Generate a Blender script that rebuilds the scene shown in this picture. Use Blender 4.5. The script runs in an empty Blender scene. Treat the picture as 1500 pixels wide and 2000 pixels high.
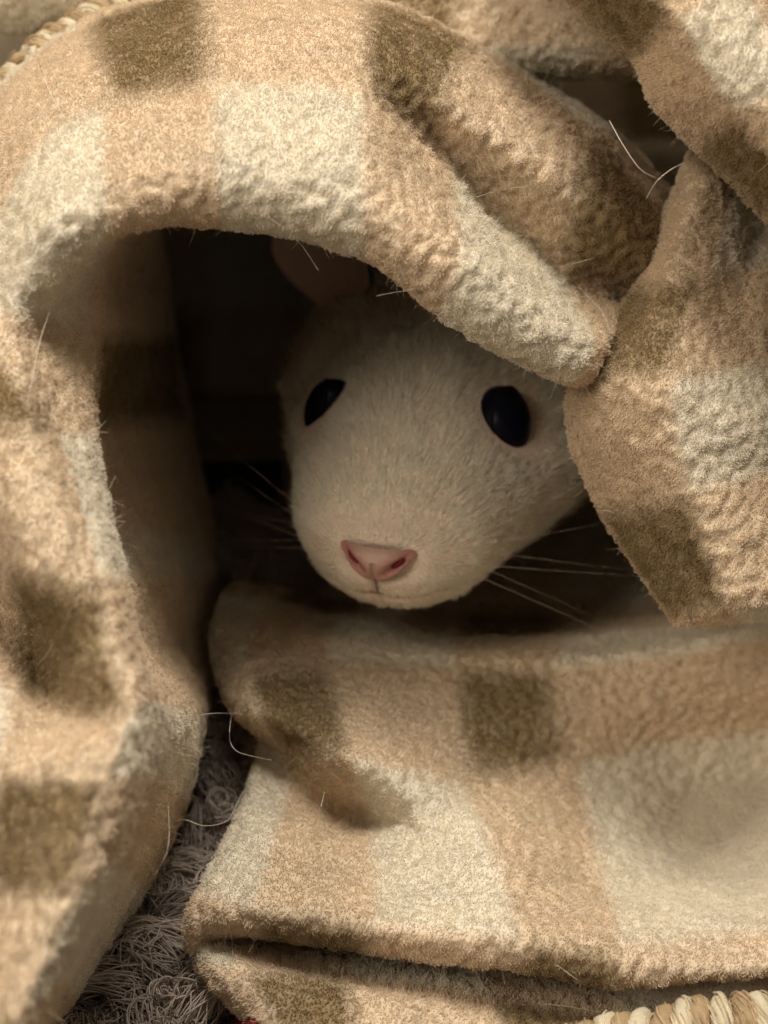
import bpy, math
import numpy as np
from mathutils import Matrix, Vector

# ------------------------------------------------------------------ camera, light, exposure
CM = 0.01
PITCH = math.radians(30.0)
CAM = np.array([0.0, -17.5, 13.9])            # centimetres, carpet at z = 0
RIGHT = np.array([1.0, 0.0, 0.0])
FWD = np.array([0.0, math.cos(PITCH), -math.sin(PITCH)])
UPV = np.array([0.0, math.sin(PITCH), math.cos(PITCH)])
K = 0.000283
sc = bpy.context.scene
col = sc.collection

cam_d = bpy.data.cameras.new("camera")
cam = bpy.data.objects.new("camera", cam_d)
col.objects.link(cam)
cam.location = Vector(CAM * CM)
cam.rotation_euler = (math.pi / 2 - PITCH, 0, 0)
cam_d.sensor_fit = 'HORIZONTAL'
cam_d.sensor_width = 36.0
cam_d.lens = 36.0 / (1500 * K)
cam_d.clip_start = 0.005
cam_d.clip_end = 20.0
cam_d.dof.use_dof = True
cam_d.dof.focus_distance = 0.180
cam_d.dof.aperture_fstop = 38.0
sc.camera = cam

w = bpy.data.worlds.new("World")
sc.world = w
w.use_nodes = True
w.node_tree.nodes['Background'].inputs[0].default_value = (1.0, 0.84, 0.66, 1)
w.node_tree.nodes['Background'].inputs[1].default_value = 0.235


def c2w(v):
    """camera frame (right, up, toward camera) offset -> world direction, cm"""
    v = np.asarray(v, float)
    return v[..., 0:1] * RIGHT + v[..., 1:2] * UPV - v[..., 2:3] * FWD


def at(px, py, d):
    px, py, d = np.asarray(px, float), np.asarray(py, float), np.asarray(d, float)
    X = (px - 750) * K * d
    Y = -(py - 1000) * K * d
    return CAM + X[..., None] * RIGHT + Y[..., None] * UPV + d[..., None] * FWD


def px_of(P):
    v = P - CAM
    d = v @ FWD
    return 750 + (v @ RIGHT) / (K * d), 1000 - (v @ UPV) / (K * d), d


def area_light(name, campos, target_cam, size, power, colr):
    L = bpy.data.lights.new(name, 'AREA')
    L.shape = 'DISK'
    L.size = size * CM
    L.energy = power
    L.color = colr
    o = bpy.data.objects.new(name, L)
    col.objects.link(o)
    p = CAM + c2w(campos)
    t = CAM + c2w(target_cam)
    o.location = Vector(p * CM)
    o.rotation_euler = Vector((t - p)).to_track_quat('-Z', 'Y').to_euler()
    return o


# ceiling lamp almost overhead, a little in front
area_light("room_lamp", np.array([4.0, 50.0, 14.0]), np.array([0, 0, -18.0]), 26.0, 3.5, (1.0, 0.94, 0.84))
# added soft fill from behind the camera's left, to brighten the rat's snout
area_light("fill_light", np.array([-24.0, 13.0, 24.0]), np.array([0, 0, -18.0]), 20.0, 1.02, (1.0, 0.88, 0.72))

sc.view_settings.view_transform = 'Standard'
sc.view_settings.look = 'None'
sc.view_settings.exposure = 0.0
sc.view_settings.gamma = 1.0
sc.cycles.use_denoising = True
sc.cycles.use_adaptive_sampling = True
sc.cycles.adaptive_threshold = 0.04
sc.cycles.adaptive_min_samples = 16
sc.cycles.max_bounces = 5
sc.cycles.diffuse_bounces = 3
sc.cycles.transmission_bounces = 3
sc.cycles.transparent_max_bounces = 4
sc.cycles_curves.shape = 'RIBBONS'
sc.cycles_curves.subdivisions = 2
rng = np.random.default_rng(7)

# ------------------------------------------------------------------ numpy helpers
_perm = np.random.default_rng(3).permutation(512).astype(np.int64)
_grad = np.random.default_rng(4).normal(size=(512, 3))
_grad /= np.linalg.norm(_grad, axis=1)[:, None]


def noise3(P):
    """gradient noise, roughly -0.7..0.7"""
    P = np.asarray(P, float)
    I = np.floor(P).astype(np.int64)
    F = P - I
    U = F * F * F * (F * (F * 6 - 15) + 10)
    out = 0.0
    for dx in (0, 1):
        wx = U[:, 0] if dx else 1 - U[:, 0]
        for dy in (0, 1):
            wy = U[:, 1] if dy else 1 - U[:, 1]
            for dz in (0, 1):
                wz = U[:, 2] if dz else 1 - U[:, 2]
                h = _perm[(_perm[(_perm[(I[:, 0] + dx) & 511] + I[:, 1] + dy) & 511] + I[:, 2] + dz) & 511]
                g = _grad[h]
                v = g[:, 0] * (F[:, 0] - dx) + g[:, 1] * (F[:, 1] - dy) + g[:, 2] * (F[:, 2] - dz)
                out = out + wx * wy * wz * v
    return out


def catmull(C, n):
    """C: (m, k) control rows -> (n, k) interpolated"""
    m = C.shape[0]
    E = np.concatenate([2 * C[:1] - C[1:2], C, 2 * C[-1:] - C[-2:-1]], 0)
    u = np.linspace(0, m - 1, n)
    i = np.minimum(u.astype(int), m - 2)
    f = (u - i).reshape((-1,) + (1,) * (C.ndim - 1))
    p0, p1, p2, p3 = E[i], E[i + 1], E[i + 2], E[i + 3]
    tau = 0.42
    m1, m2 = (p2 - p0) * tau, (p3 - p1) * tau
    f2, f3 = f * f, f * f * f
    return (2 * f3 - 3 * f2 + 1) * p1 + (f3 - 2 * f2 + f) * m1 + (-2 * f3 + 3 * f2) * p2 + (f3 - f2) * m2


def norm(v):
    return v / np.maximum(np.linalg.norm(v, axis=-1, keepdims=True), 1e-9)


def grid_normals(P):
    du = np.gradient(P, axis=0)
    dv = np.gradient(P, axis=1)
    return norm(np.cross(du, dv))


def empty(name, loc, label=None, cat=None, group=None, kind=None):
    o = bpy.data.objects.new(name, None)
    col.objects.link(o)
    o.location = Vector(np.asarray(loc, float) * CM)
    o.empty_display_size = 0.01
    tag(o, label, cat, group, kind)
    return o


def tag(o, label=None, cat=None, group=None, kind=None):
    if label: o["label"] = label
    if cat: o["category"] = cat
    if group: o["group"] = group
    if kind: o["kind"] = kind
    return o


def base_of(o):
    b = np.zeros(3)
    while o is not None:
        b = b + np.array(o.location) / CM
        o = o.parent
    return b


def mesh_obj(name, V, faces, mat, parent=None, attrs=None, smooth=True, kind=None, label=None):
    V = np.asarray(V, float)
    b = base_of(parent)
    me = bpy.data.meshes.new(name)
    if isinstance(faces, np.ndarray):
        nf, k = faces.shape
        me.vertices.add(len(V))
        me.vertices.foreach_set("co", ((V - b) * CM).astype(np.float32).ravel())
        me.loops.add(nf * k)
        me.loops.foreach_set("vertex_index", faces.astype(np.int32).ravel())
        me.polygons.add(nf)
        me.polygons.foreach_set("loop_start", (np.arange(nf) * k).astype(np.int32))
        me.update(calc_edges=True)
    else:
        me.from_pydata([tuple(x) for x in (V - b) * CM], [], faces)
        me.update()
    if smooth:
        me.polygons.foreach_set("use_smooth", np.ones(len(me.polygons), bool))
    for nm, arr in (attrs or {}).items():
        arr = np.asarray(arr, np.float32)
        if arr.ndim == 1:
            me.attributes.new(nm, 'FLOAT', 'POINT').data.foreach_set('value', arr)
        else:
            me.attributes.new(nm, 'FLOAT_VECTOR', 'POINT').data.foreach_set('vector', arr.ravel())
    me.materials.append(mat)
    o = bpy.data.objects.new(name, me)
    col.objects.link(o)
    if parent is not None:
        o.parent = parent
    if kind: o["kind"] = kind
    if label: o["label"] = label
    return o


def hair_obj(name, P, R, mat, parent=None, attrs=None, kind='stuff'):
    """P (n, k, 3) cm, R (n, k) cm radius"""
    n, k = P.shape[:2]
    b = base_of(parent)
    hc = bpy.data.hair_curves.new(name)
    hc.add_curves([k] * n)
    hc.attributes['position'].data.foreach_set('vector', ((P - b) * CM).astype(np.float32).ravel())
    ra = hc.attributes.get('radius') or hc.attributes.new('radius', 'FLOAT', 'POINT')
    ra.data.foreach_set('value', (R * CM).astype(np.float32).ravel())
    for nm, arr in (attrs or {}).items():
        arr = np.asarray(arr, np.float32)
        if arr.ndim == 1:
            hc.attributes.new(nm, 'FLOAT', 'CURVE').data.foreach_set('value', arr)
        else:
            hc.attributes.new(nm, 'FLOAT_VECTOR', 'CURVE').data.foreach_set('vector', arr.ravel())
    hc.materials.append(mat)
    o = bpy.data.objects.new(name, hc)
    col.objects.link(o)
    if parent is not None:
        o.parent = parent
    if kind: o["kind"] = kind
    return o


def grid_faces(nu, nv, close_v=False):
    i = np.arange(nu - 1)[:, None]
    j = np.arange(nv if close_v else nv - 1)[None, :]
    j2 = (j + 1) % nv
    a = i * nv + j
    return np.stack([a, i * nv + j2, (i + 1) * nv + j2, (i + 1) * nv + j + 0 * i], -1).reshape(-1, 4)


# ------------------------------------------------------------------ materials
class NT:
    def __init__(s, name):
        s.m = bpy.data.materials.new(name)
        s.m.use_nodes = True
        s.t = s.m.node_tree
        s.t.nodes.clear()
        s.out = s.n('ShaderNodeOutputMaterial')

    def n(s, typ, **kw):
        nd = s.t.nodes.new(typ)
        for k, v in kw.items():
            setattr(nd, k, v)
        return nd

    def link(s, a, b):
        s.t.links.new(a, b)

    def val(s, sock, v):
        if hasattr(v, 'is_output'):
            s.link(v, sock)
        else:
            sock.default_value = v

    def math(s, op, a, b=0.0, c=0.0, clamp=False):
        nd = s.n('ShaderNodeMath', operation=op, use_clamp=clamp)
        for i, v in enumerate((a, b, c)):
            s.val(nd.inputs[i], v)
        return nd.outputs[0]

    def mix(s, f, a, b, blend='MIX'):
        nd = s.n('ShaderNodeMix', data_type='RGBA', blend_type=blend)
        s.val(nd.inputs[0], f); s.val(nd.inputs[6], a); s.val(nd.inputs[7], b)
        return nd.outputs[2]

    def attr(s, name):
        return s.n('ShaderNodeAttribute', attribute_name=name)

    def noise(s, scale, detail=2.0, rough=0.5, vec=None):
        nd = s.n('ShaderNodeTexNoise')
        nd.inputs['Scale'].default_value = scale
        nd.inputs['Detail'].default_value = detail
        nd.inputs['Roughness'].default_value = rough
        if vec is not None: s.link(vec, nd.inputs['Vector'])
        return nd.outputs[0]


CREAM = (0.87, 0.80, 0.665, 1)
BEIGE = (0.815, 0.675, 0.505, 1)
BROWN = (0.34, 0.25, 0.135, 1)


def gingham(t, fibre):
    st = t.attr('st')
    geo = t.n('ShaderNodeNewGeometry')
    nz = t.n('ShaderNodeTexNoise')
    nz.inputs['Scale'].default_value = 900.0
    nz.inputs['Detail'].default_value = 3.0
    t.link(geo.outputs['Position'], nz.inputs['Vector'])
    warp = t.n('ShaderNodeVectorMath', operation='MULTIPLY_ADD')
    t.link(nz.outputs['Color'], warp.inputs[0])
    warp.inputs[1].default_value = (0.16, 0.16, 0.0)
    t.link(st.outputs['Vector'], warp.inputs[2])
    sep = t.n('ShaderNodeSeparateXYZ')
    t.link(warp.outputs[0], sep.inputs[0])

    def stripe(x, soft=8.5, inset=0.0):
        x = t.math('SUBTRACT', x, 0.08)
        h = t.math('MODULO', t.math('ADD', x, 40.0), 2.0)          # 0..1 stripe, 1..2 ground
        d = t.math('ABSOLUTE', t.math('SUBTRACT', h, 1.0))           # 0 at edge, 1 at edge
        # distance signed from the edges at 0,1,2
        tri = t.math('SUBTRACT', 0.5, t.math('ABSOLUTE', t.math('SUBTRACT', h, 0.5)))   # >0 inside the stripe
        far = t.math('SUBTRACT', t.math('ABSOLUTE', t.math('SUBTRACT', h, 1.5)), 0.5)   # <0 inside the ground
        pick = t.math('LESS_THAN', h, 1.0)
        sd = t.math('ADD', t.math('MULTIPLY', pick, tri), t.math('MULTIPLY', t.math('SUBTRACT', 1.0, pick), far))
        return t.math('ADD', t.math('MULTIPLY', t.math('SUBTRACT', sd, inset), soft), 0.5, clamp=True)
    a, b = stripe(sep.outputs[0]), stripe(sep.outputs[1])
    one = t.math('SUBTRACT', t.math('ADD', a, b), t.math('MULTIPLY', a, b))
    wear = t.noise(230.0, 3.0, 0.65, geo.outputs['Position'])
    two = t.math('MULTIPLY', t.math('MULTIPLY', stripe(sep.outputs[0], 4.5, 0.06), stripe(sep.outputs[1], 4.5, 0.06)), t.math('ADD', t.math('MULTIPLY', wear, 1.1), 0.38, clamp=True))
    c = t.mix(one, CREAM, BEIGE)
    c = t.mix(two, c, BROWN)
    big = t.noise(220.0, 4.0, 0.6, geo.outputs['Position'])
    v = t.math('ADD', t.math('MULTIPLY', big, 0.36), 0.82)
    if fibre:
        rn = t.attr('rnd').outputs['Fac']
        v = t.math('MULTIPLY', v, t.math('ADD', t.math('MULTIPLY', rn, 0.16), 0.92))
    hsv = t.n('ShaderNodeHueSaturation')
    t.link(c, hsv.inputs['Color'])
    t.link(v, hsv.inputs['Value'])
    return hsv.outputs[0]


def fleece_mat():
    t = NT("fleece_cloth")
    c = gingham(t, False)
    p = t.n('ShaderNodeBsdfPrincipled')
    dk = t.n('ShaderNodeHueSaturation')
    dk.inputs['Value'].default_value = 0.8
    t.link(c, dk.inputs['Color'])
    t.link(dk.outputs[0], p.inputs['Base Color'])
    p.inputs['Roughness'].default_value = 1.0
    p.inputs['Specular IOR Level'].default_value = 0.05
    t.link(p.outputs[0], t.out.inputs[0])
    return t.m


def fibre_mat():
    t = NT("fleece_fibre")
    c = gingham(t, True)
    d = t.n('ShaderNodeBsdfDiffuse')
    tr = t.n('ShaderNodeBsdfTranslucent')
    t.link(c, d.inputs[0]); t.link(c, tr.inputs[0])
    mx = t.n('ShaderNodeMixShader')
    mx.inputs[0].default_value = 0.40
    t.link(d.outputs[0], mx.inputs[1]); t.link(tr.outputs[0], mx.inputs[2])
    t.link(mx.outputs[0], t.out.inputs[0])
    return t.m


def plain(name, colr, rough=0.9, spec=0.1, fibre=False, vary=0.25, scale=400.0, trans=0.0, spread=0.5):
    t = NT(name)
    geo = t.n('ShaderNodeNewGeometry')
    v = t.math('ADD', t.math('MULTIPLY', t.noise(scale, 3.0, 0.55, geo.outputs['Position']), 2 * vary), 1 - vary)
    if fibre:
        v = t.math('MULTIPLY', v, t.math('ADD', t.math('MULTIPLY', t.attr('rnd').outputs['Fac'], spread), 1 - spread / 2))
    hsv = t.n('ShaderNodeHueSaturation')
    hsv.inputs['Color'].default_value = colr
    t.link(v, hsv.inputs['Value'])
    if fibre:
        d = t.n('ShaderNodeBsdfDiffuse'); tr = t.n('ShaderNodeBsdfTranslucent')
        t.link(hsv.outputs[0], d.inputs[0]); t.link(hsv.outputs[0], tr.inputs[0])
        mx = t.n('ShaderNodeMixShader'); mx.inputs[0].default_value = trans
        t.link(d.outputs[0], mx.inputs[1]); t.link(tr.outputs[0], mx.inputs[2])
        t.link(mx.outputs[0], t.out.inputs[0])
    else:
        p = t.n('ShaderNodeBsdfPrincipled')
        t.link(hsv.outputs[0], p.inputs['Base Color'])
        p.inputs['Roughness'].default_value = rough
        p.inputs['Specular IOR Level'].default_value = spec
        t.link(p.outputs[0], t.out.inputs[0])
    return t.m


M_CLOTH = fleece_mat()
M_FIBRE = fibre_mat()
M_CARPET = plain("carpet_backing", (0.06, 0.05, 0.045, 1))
M_TUFT = plain("carpet_yarn", (0.44, 0.37, 0.315, 1), fibre=True, vary=0.4, scale=120.0, trans=0.1)
M_SKIN = plain("rat_skin", (0.72, 0.58, 0.46, 1), 0.7, 0.2, vary=0.08)
M_FUR = plain("rat_fur", (0.96, 0.91, 0.80, 1), fibre=True, vary=0.04, spread=0.18, scale=150.0, trans=0.4)
M_EYE = plain("rat_eye", (0.004, 0.004, 0.010, 1), 0.32, 0.08, vary=0.0)
M_RIM = plain("eye_rim", (0.010, 0.008, 0.012, 1), 0.9, 0.02, vary=0.1)
M_EAR = plain("rat_ear", (0.50, 0.35, 0.28, 1), 0.7, 0.2, vary=0.1)


def nose_mat():
    t = NT("rat_nose")
    geo = t.n('ShaderNodeNewGeometry')
    c = t.mix(t.attr('flush').outputs['Fac'], (0.66, 0.46, 0.37, 1), (0.40, 0.13, 0.12, 1))
    c = t.mix(t.math('MULTIPLY', t.noise(1500.0, 3.0, 0.6, geo.outputs['Position']), 0.5), c, (0.35, 0.2, 0.16, 1))
    p = t.n('ShaderNodeBsdfPrincipled')
    t.link(c, p.inputs['Base Color'])
    p.inputs['Roughness'].default_value = 0.55
    p.inputs['Specular IOR Level'].default_value = 0.3
    bp = t.n('ShaderNodeBump'); bp.inputs['Strength'].default_value = 0.4; bp.inputs['Distance'].default_value = 0.0002
    t.link(t.noise(2600.0, 2.0, 0.5, geo.outputs['Position']), bp.inputs['Height'])
    t.link(bp.outputs[0], p.inputs['Normal'])
    t.link(p.outputs[0], t.out.inputs[0])
    return t.m


M_NOSE = nose_mat()
M_NOSTRIL = plain("nostril_lining", (0.16, 0.025, 0.02, 1), 0.6, 0.2, vary=0.1)
M_LIP = plain("rat_lip", (0.36, 0.23, 0.18, 1), 0.7, 0.2, vary=0.1)
M_HAIR = plain("shed_hair", (0.80, 0.72, 0.60, 1), 0.5, 0.3, vary=0.0)
M_STITCH_A = plain("cream_yarn", (0.66, 0.58, 0.42, 1), 0.95, 0.05, vary=0.25, scale=1800.0)
M_STITCH_B = plain("tan_yarn", (0.42, 0.30, 0.17, 1), 0.95, 0.05, vary=0.25, scale=1800.0)
M_FUZZ_A = plain("cream_yarn_fibre", (0.70, 0.61, 0.44, 1), fibre=True, vary=0.2, scale=600.0, trans=0.2)
M_FUZZ_B = plain("tan_yarn_fibre", (0.56, 0.43, 0.27, 1), fibre=True, vary=0.2, scale=600.0, trans=0.2)
M_RED = plain("red_cloth", (0.16, 0.03, 0.025, 1), 0.95, 0.05, vary=0.2)

# ------------------------------------------------------------------ setting: the carpet
carpet_y = np.linspace(-30, 40, 40); carpet_x = np.linspace(-40, 40, 40)
gx, gy = np.meshgrid(carpet_x, carpet_y, indexing='ij')
V = np.stack([gx, gy, np.zeros_like(gx)], -1).reshape(-1, 3)
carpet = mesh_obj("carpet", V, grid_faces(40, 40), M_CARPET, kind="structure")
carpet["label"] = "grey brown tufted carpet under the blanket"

# tufts of yarn over the strip of carpet around the visible gap
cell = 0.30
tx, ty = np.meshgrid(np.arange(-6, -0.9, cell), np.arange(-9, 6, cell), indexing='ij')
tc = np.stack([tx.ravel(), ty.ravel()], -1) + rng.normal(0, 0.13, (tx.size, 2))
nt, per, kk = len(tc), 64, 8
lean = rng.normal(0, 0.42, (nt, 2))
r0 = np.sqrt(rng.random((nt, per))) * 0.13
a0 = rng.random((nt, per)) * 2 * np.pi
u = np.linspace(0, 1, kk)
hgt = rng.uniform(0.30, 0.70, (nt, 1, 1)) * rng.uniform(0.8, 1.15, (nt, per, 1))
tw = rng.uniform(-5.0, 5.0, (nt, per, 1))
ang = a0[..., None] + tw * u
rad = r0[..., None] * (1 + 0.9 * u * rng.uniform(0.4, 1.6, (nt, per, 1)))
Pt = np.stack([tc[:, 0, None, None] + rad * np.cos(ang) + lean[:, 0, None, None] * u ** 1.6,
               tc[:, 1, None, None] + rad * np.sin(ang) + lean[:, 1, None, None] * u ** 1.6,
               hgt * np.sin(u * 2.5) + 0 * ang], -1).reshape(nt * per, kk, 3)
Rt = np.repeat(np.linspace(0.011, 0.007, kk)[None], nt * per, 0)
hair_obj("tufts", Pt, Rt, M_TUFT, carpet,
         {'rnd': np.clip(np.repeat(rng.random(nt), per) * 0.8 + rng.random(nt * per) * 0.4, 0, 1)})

# ------------------------------------------------------------------ the blanket
blanket = empty("blanket", (0, 4, 0), "soft fleece blanket in cream, beige and brown checks folded around the rat", "blanket")
FOLDS = {}


def fold(label, grid, spacing=0.05, lumps=0.045, flip=False, density=1.0, pile=True, pilelen=1.0, nmax=700, seed=0):
    """grid: list (along) of lists (across) of (px, py, d, s, t) -> a displaced sheet with a pile of fibres"""
    g = np.array(grid, float)
    P = at(g[..., 0], g[..., 1], g[..., 2])
    C = np.concatenate([P, g[..., 3:5]], -1)
    La = np.linalg.norm(np.diff(P, axis=0), axis=-1).sum(0).max()
    Lb = np.linalg.norm(np.diff(P, axis=1), axis=-1).sum(1).max()
    nu = int(np.clip(La / spacing, 20, nmax)); nv = int(np.clip(Lb / spacing, 20, nmax))
    S = catmull(C, nu)
    S = catmull(S.transpose(1, 0, 2), nv).transpose(1, 0, 2)
    Q = S[..., :3].copy(); ST = S[..., 3:5]
    N = grid_normals(Q)
    gx_, gy_, gd_ = px_of(Q.reshape(-1, 3))
    near = (gx_ > 0) & (gx_ < 1500) & (gy_ > 0) & (gy_ < 2000)
    if near.sum() < 10: near[:] = True
    near &= gd_ < np.percentile(gd_[near], 45)
    flip = float(((CAM - Q.reshape(-1, 3)) * N.reshape(-1, 3)).sum(-1)[near].mean()) < 0
    if flip: N = -N
    f = Q.reshape(-1, 3)
    disp = lumps * 1.6 * noise3(f * 0.9 + seed) + lumps * 0.7 * noise3(f * 2.3 + 9 + seed) + 0.025 * noise3(f * 5.0) + PEB * noise3(f * PF + 5)
    Q = Q + N * disp.reshape(nu, nv, 1)
    Q[..., 2] = np.maximum(Q[..., 2], 0.15)
    N = grid_normals(Q)
    if flip: N = -N
    st3 = np.concatenate([ST, np.zeros_like(ST[..., :1])], -1).reshape(-1, 3)
    F = grid_faces(nu, nv)
    if flip: F = F[:, ::-1].copy()
    o = mesh_obj("fold", Q.reshape(-1, 3), F, M_CLOTH, blanket, {'st': st3}, label=label)
    FOLDS[label] = (Q, N, ST)
    if pile:
        add_pile(o, Q, N, ST, density, pilelen)
    return o


N_FIB = [0]
PEB, PF = 0.062, 8.8       # height (cm) and frequency (1/cm) of the pebbles of the nap


def add_pile(o, Q, N, ST, density, L):
    nu, nv = Q.shape[:2]
    a, b, c = Q[:-1, :-1], Q[1:, :-1], Q[:-1, 1:]
    A = np.linalg.norm(np.cross(b - a, c - a), axis=-1)
    mid = Q[:-1, :-1].reshape(-1, 3)
    px, py, d = px_of(mid)
    view = norm(CAM - mid)
    fac = (N[:-1, :-1].reshape(-1, 3) * view).sum(-1)
    keep = (px > -130) & (px < 1630) & (py > -130) & (py < 2130) & (fac > -0.45)
    wgt = A.ravel() * keep
    n = int(wgt.sum() * 2700 * density)               # fibres
    if n < 5: return
    cs = np.cumsum(wgt); cs /= cs[-1]
    idx = np.minimum(np.searchsorted(cs, (np.arange(n) + rng.random(n)) / n), len(cs) - 1)
    i, j = idx // (nv - 1), idx % (nv - 1)
    fu, fv = rng.random((n, 1)), rng.random((n, 1))

    def samp(G):
        return G[i, j] * (1 - fu) * (1 - fv) + G[i + 1, j] * fu * (1 - fv) + G[i, j + 1] * (1 - fu) * fv + G[i + 1, j + 1] * fu * fv
    c0, nn, st = samp(Q), norm(samp(N)), samp(ST)
    t1 = norm(np.cross(nn, np.array([0.31, 0.77, 0.55])))
    t2 = np.cross(nn, t1)
    # fibres lean together towards the top of each pebble of the nap
    v0 = noise3(c0 * PF + 5)
    e = 0.02
    g1 = (noise3((c0 + e * t1) * PF + 5) - v0) / e
    g2 = (noise3((c0 + e * t2) * PF + 5) - v0) / e
    th = 6.0 * noise3(c0 * 0.9 + 20)
    lean = (t1 * (g1 * 0.09 + 0.30 * np.cos(th))[:, None] + t2 * (g2 * 0.09 + 0.30 * np.sin(th))[:, None]
            + rng.normal(0, 0.45, (n, 3)))
    k = 4
    hgt = 0.021 * L * rng.uniform(0.6, 1.3, n) * (1 + 0.5 * v0)
    u = np.linspace(0, 1, k)[None, :, None]
    P = c0[:, None] + nn[:, None] * (hgt[:, None, None] * np.sin(u * 1.9) - 0.008) + lean[:, None] * 0.024 * L * u ** 1.4 + rng.normal(0, 0.006, (n, 1, 3)) * np.sin(u * np.pi)
    R = np.repeat(np.array([0.0046, 0.0046, 0.0040, 0.0026])[None], n, 0)
    rn = rng.random(n)
    # a few long flyaway fibres
    m = int(n * 0.004)
    q = rng.integers(0, n, m)
    uf = np.linspace(0, 1, k)[None, :, None]
    dirn = norm(nn[q] * 0.8 + rng.normal(0, 0.7, (m, 3)))
    bend = rng.normal(0, 0.05, (m, 1, 3))
    Pf = c0[q][:, None] + dirn[:, None] * uf * rng.uniform(0.06, 0.16, (m, 1, 1)) * L + bend * uf ** 2
    P = np.concatenate([P, Pf]); R = np.concatenate([R, np.repeat(np.array([0.0018, 0.0017, 0.0015, 0.001])[None], m, 0)])
    st3 = np.concatenate([st, st[q]])
    rn = np.concatenate([rn, np.ones(m)])
    st3 = np.concatenate([st3, np.zeros((len(st3), 1))], -1)
    N_FIB[0] += len(P)
    hair_obj("pile", P, R, M_FIBRE, o, {'st': st3, 'rnd': rn})


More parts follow.
